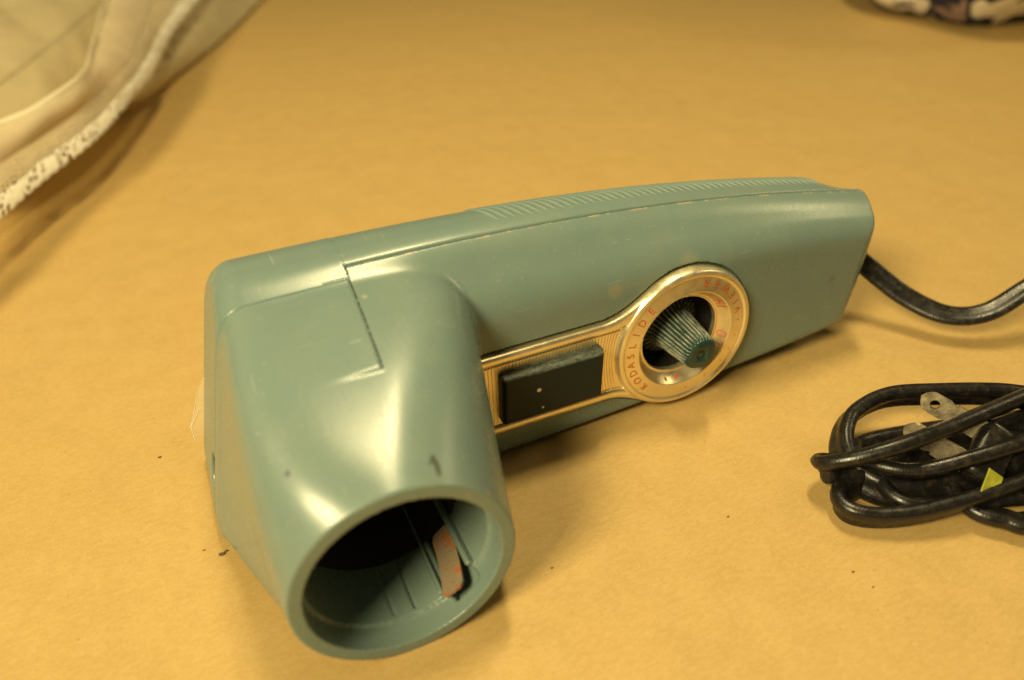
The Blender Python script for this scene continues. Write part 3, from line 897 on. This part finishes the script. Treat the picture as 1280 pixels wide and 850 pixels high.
ribbon('far_panel', edge, [(a - 70, b - 160, c + 26) for a, b, c in edge], M_SATIN, 90, 20, 8.0, 0.5, 1.2, 0, 12, 13)
ribbon('side_panel', [(-62, -455, 3), (-39.0, -462.6, 3), (-25.7, -488.8, 3), (12.8, -564.7, 3), (51.7, -648.1, 3), (103.6, -771.6, 3), (169.4, -920.3, 3)], [(-66, -430, 24), (-48, -440.0, 24), (-30, -485, 24), (-6, -590.4, 24), (30, -718.3, 26), (64, -825.5, 28)], M_SATIN, 90, 20, 5.0, 0.5, 0.6, 0, 12, 9)

# ------------------------------------------------------------------ patterned pouch, top right
def mat_pouch():   # big flower print: white petal with navy surround on brown
    n = NT('patterned_cloth')
    ds = n.node('ShaderNodeTexNoise'); ds.inputs['Scale'].default_value = 0.03; n.link(n.co(), ds.inputs['Vector'])
    off = n.node('ShaderNodeVectorMath', operation='MULTIPLY_ADD'); n.link(ds.outputs['Color'], off.inputs[0])
    off.inputs[1].default_value = (90, 90, 90); n.link(n.co(), off.inputs[2])
    vo = n.node('ShaderNodeTexVoronoi', feature='F1'); vo.inputs['Scale'].default_value = 0.017; vo.inputs['Randomness'].default_value = 0.8
    n.link(off.outputs[0], vo.inputs['Vector'])
    d = vo.outputs['Distance']
    c = n.mix(n.ramp(d, 0.38, 0.42), (0.90, 0.88, 0.86), (0.020, 0.022, 0.050))
    c = n.mix(n.ramp(d, 0.62, 0.66), c, (0.34, 0.25, 0.24))
    c = n.mix(n.math('MULTIPLY', n.ramp(n.noise(0.05, 4), 0.55, 0.65), 0.5), c, (0.55, 0.45, 0.40))
    n.set(Base_Color=c, Roughness=0.85); n.bump(n.noise(0.25, 4), 0.6, 0.003)
    return n.m
def pouch(u, v, w):
    x, y, z = (u - 690.0) / 118.0, (v + 30.0 - 100.0) / 105.0, (w + 360.0) / 118.0
    k = (np.abs(x) ** 2.6 + np.abs(y) ** 2.4 + np.abs(z) ** 2.6) ** (1 / 2.5)
    wob = 0.05 * np.sin(u / 23.0 + 1.0) * np.sin(w / 19.0) + 0.035 * np.sin(v / 15.0 + u / 31.0)
    d = (k - 1 + wob) * 62.0
    return np.maximum(d, -29.6 - v)
V, Q = polymesh(pouch, (550, -32, -500), (830, 190, -220), 5.0, B=4, lip=2.5)
pouch_o = mesh_np('patterned_pouch', V, Q, mat_pouch())
tag(pouch_o, 'blurred pouch of navy, white and brown patterned cloth at the top right', 'pouch')

# ------------------------------------------------------------------ crumbs on the paper
rng = random.Random(4)
spots = [(-44.8, 0.7, .95), (-43.5, 0.0, .6), (-59.1, -54.1, .6), (-49.8, -3.5, .4), (123.9, 89.0, .5), (125.2, 95.6, .4), (104.2, 55.7, .4), (44.9, 49.5, .4)]
crumb_labels = ['largest dark crumb, on the paper just left of the viewer barrel',
    'small crumb close beside the largest crumb left of the barrel',
    'dark crumb on the paper left of the viewer body, farthest from the barrel rim',
    'tiny faint crumb a little left of the largest crumb by the barrel',
    'upper of two small crumbs on the paper below the coiled cord',
    'lower of two small crumbs on the paper below the coiled cord',
    'lone small crumb on open paper between dial and coiled cord',
    'small crumb on the paper right of the barrel opening']
for (u_, w_, r_), lab in zip(spots, crumb_labels):
    bm = bmesh.new(); bmesh.ops.create_icosphere(bm, subdivisions=1, radius=1.0)
    for q in bm.verts: q.co *= rng.uniform(0.6, 1.2)
    for q in bm.verts: q.co = Vector((q.co.x * r_ * S * 1.3, q.co.y * r_ * S * 0.8, (q.co.z * 0.45 + 0.35) * r_ * S))
    me = bpy.data.meshes.new('crumb'); bm.to_mesh(me); bm.free()
    o = link_mesh('crumb', me, M_CRUMB, None, False); o.location = (u_ * S, -w_ * S, 0)
    tag(o, lab, 'crumb', 'crumbs scattered on the paper')
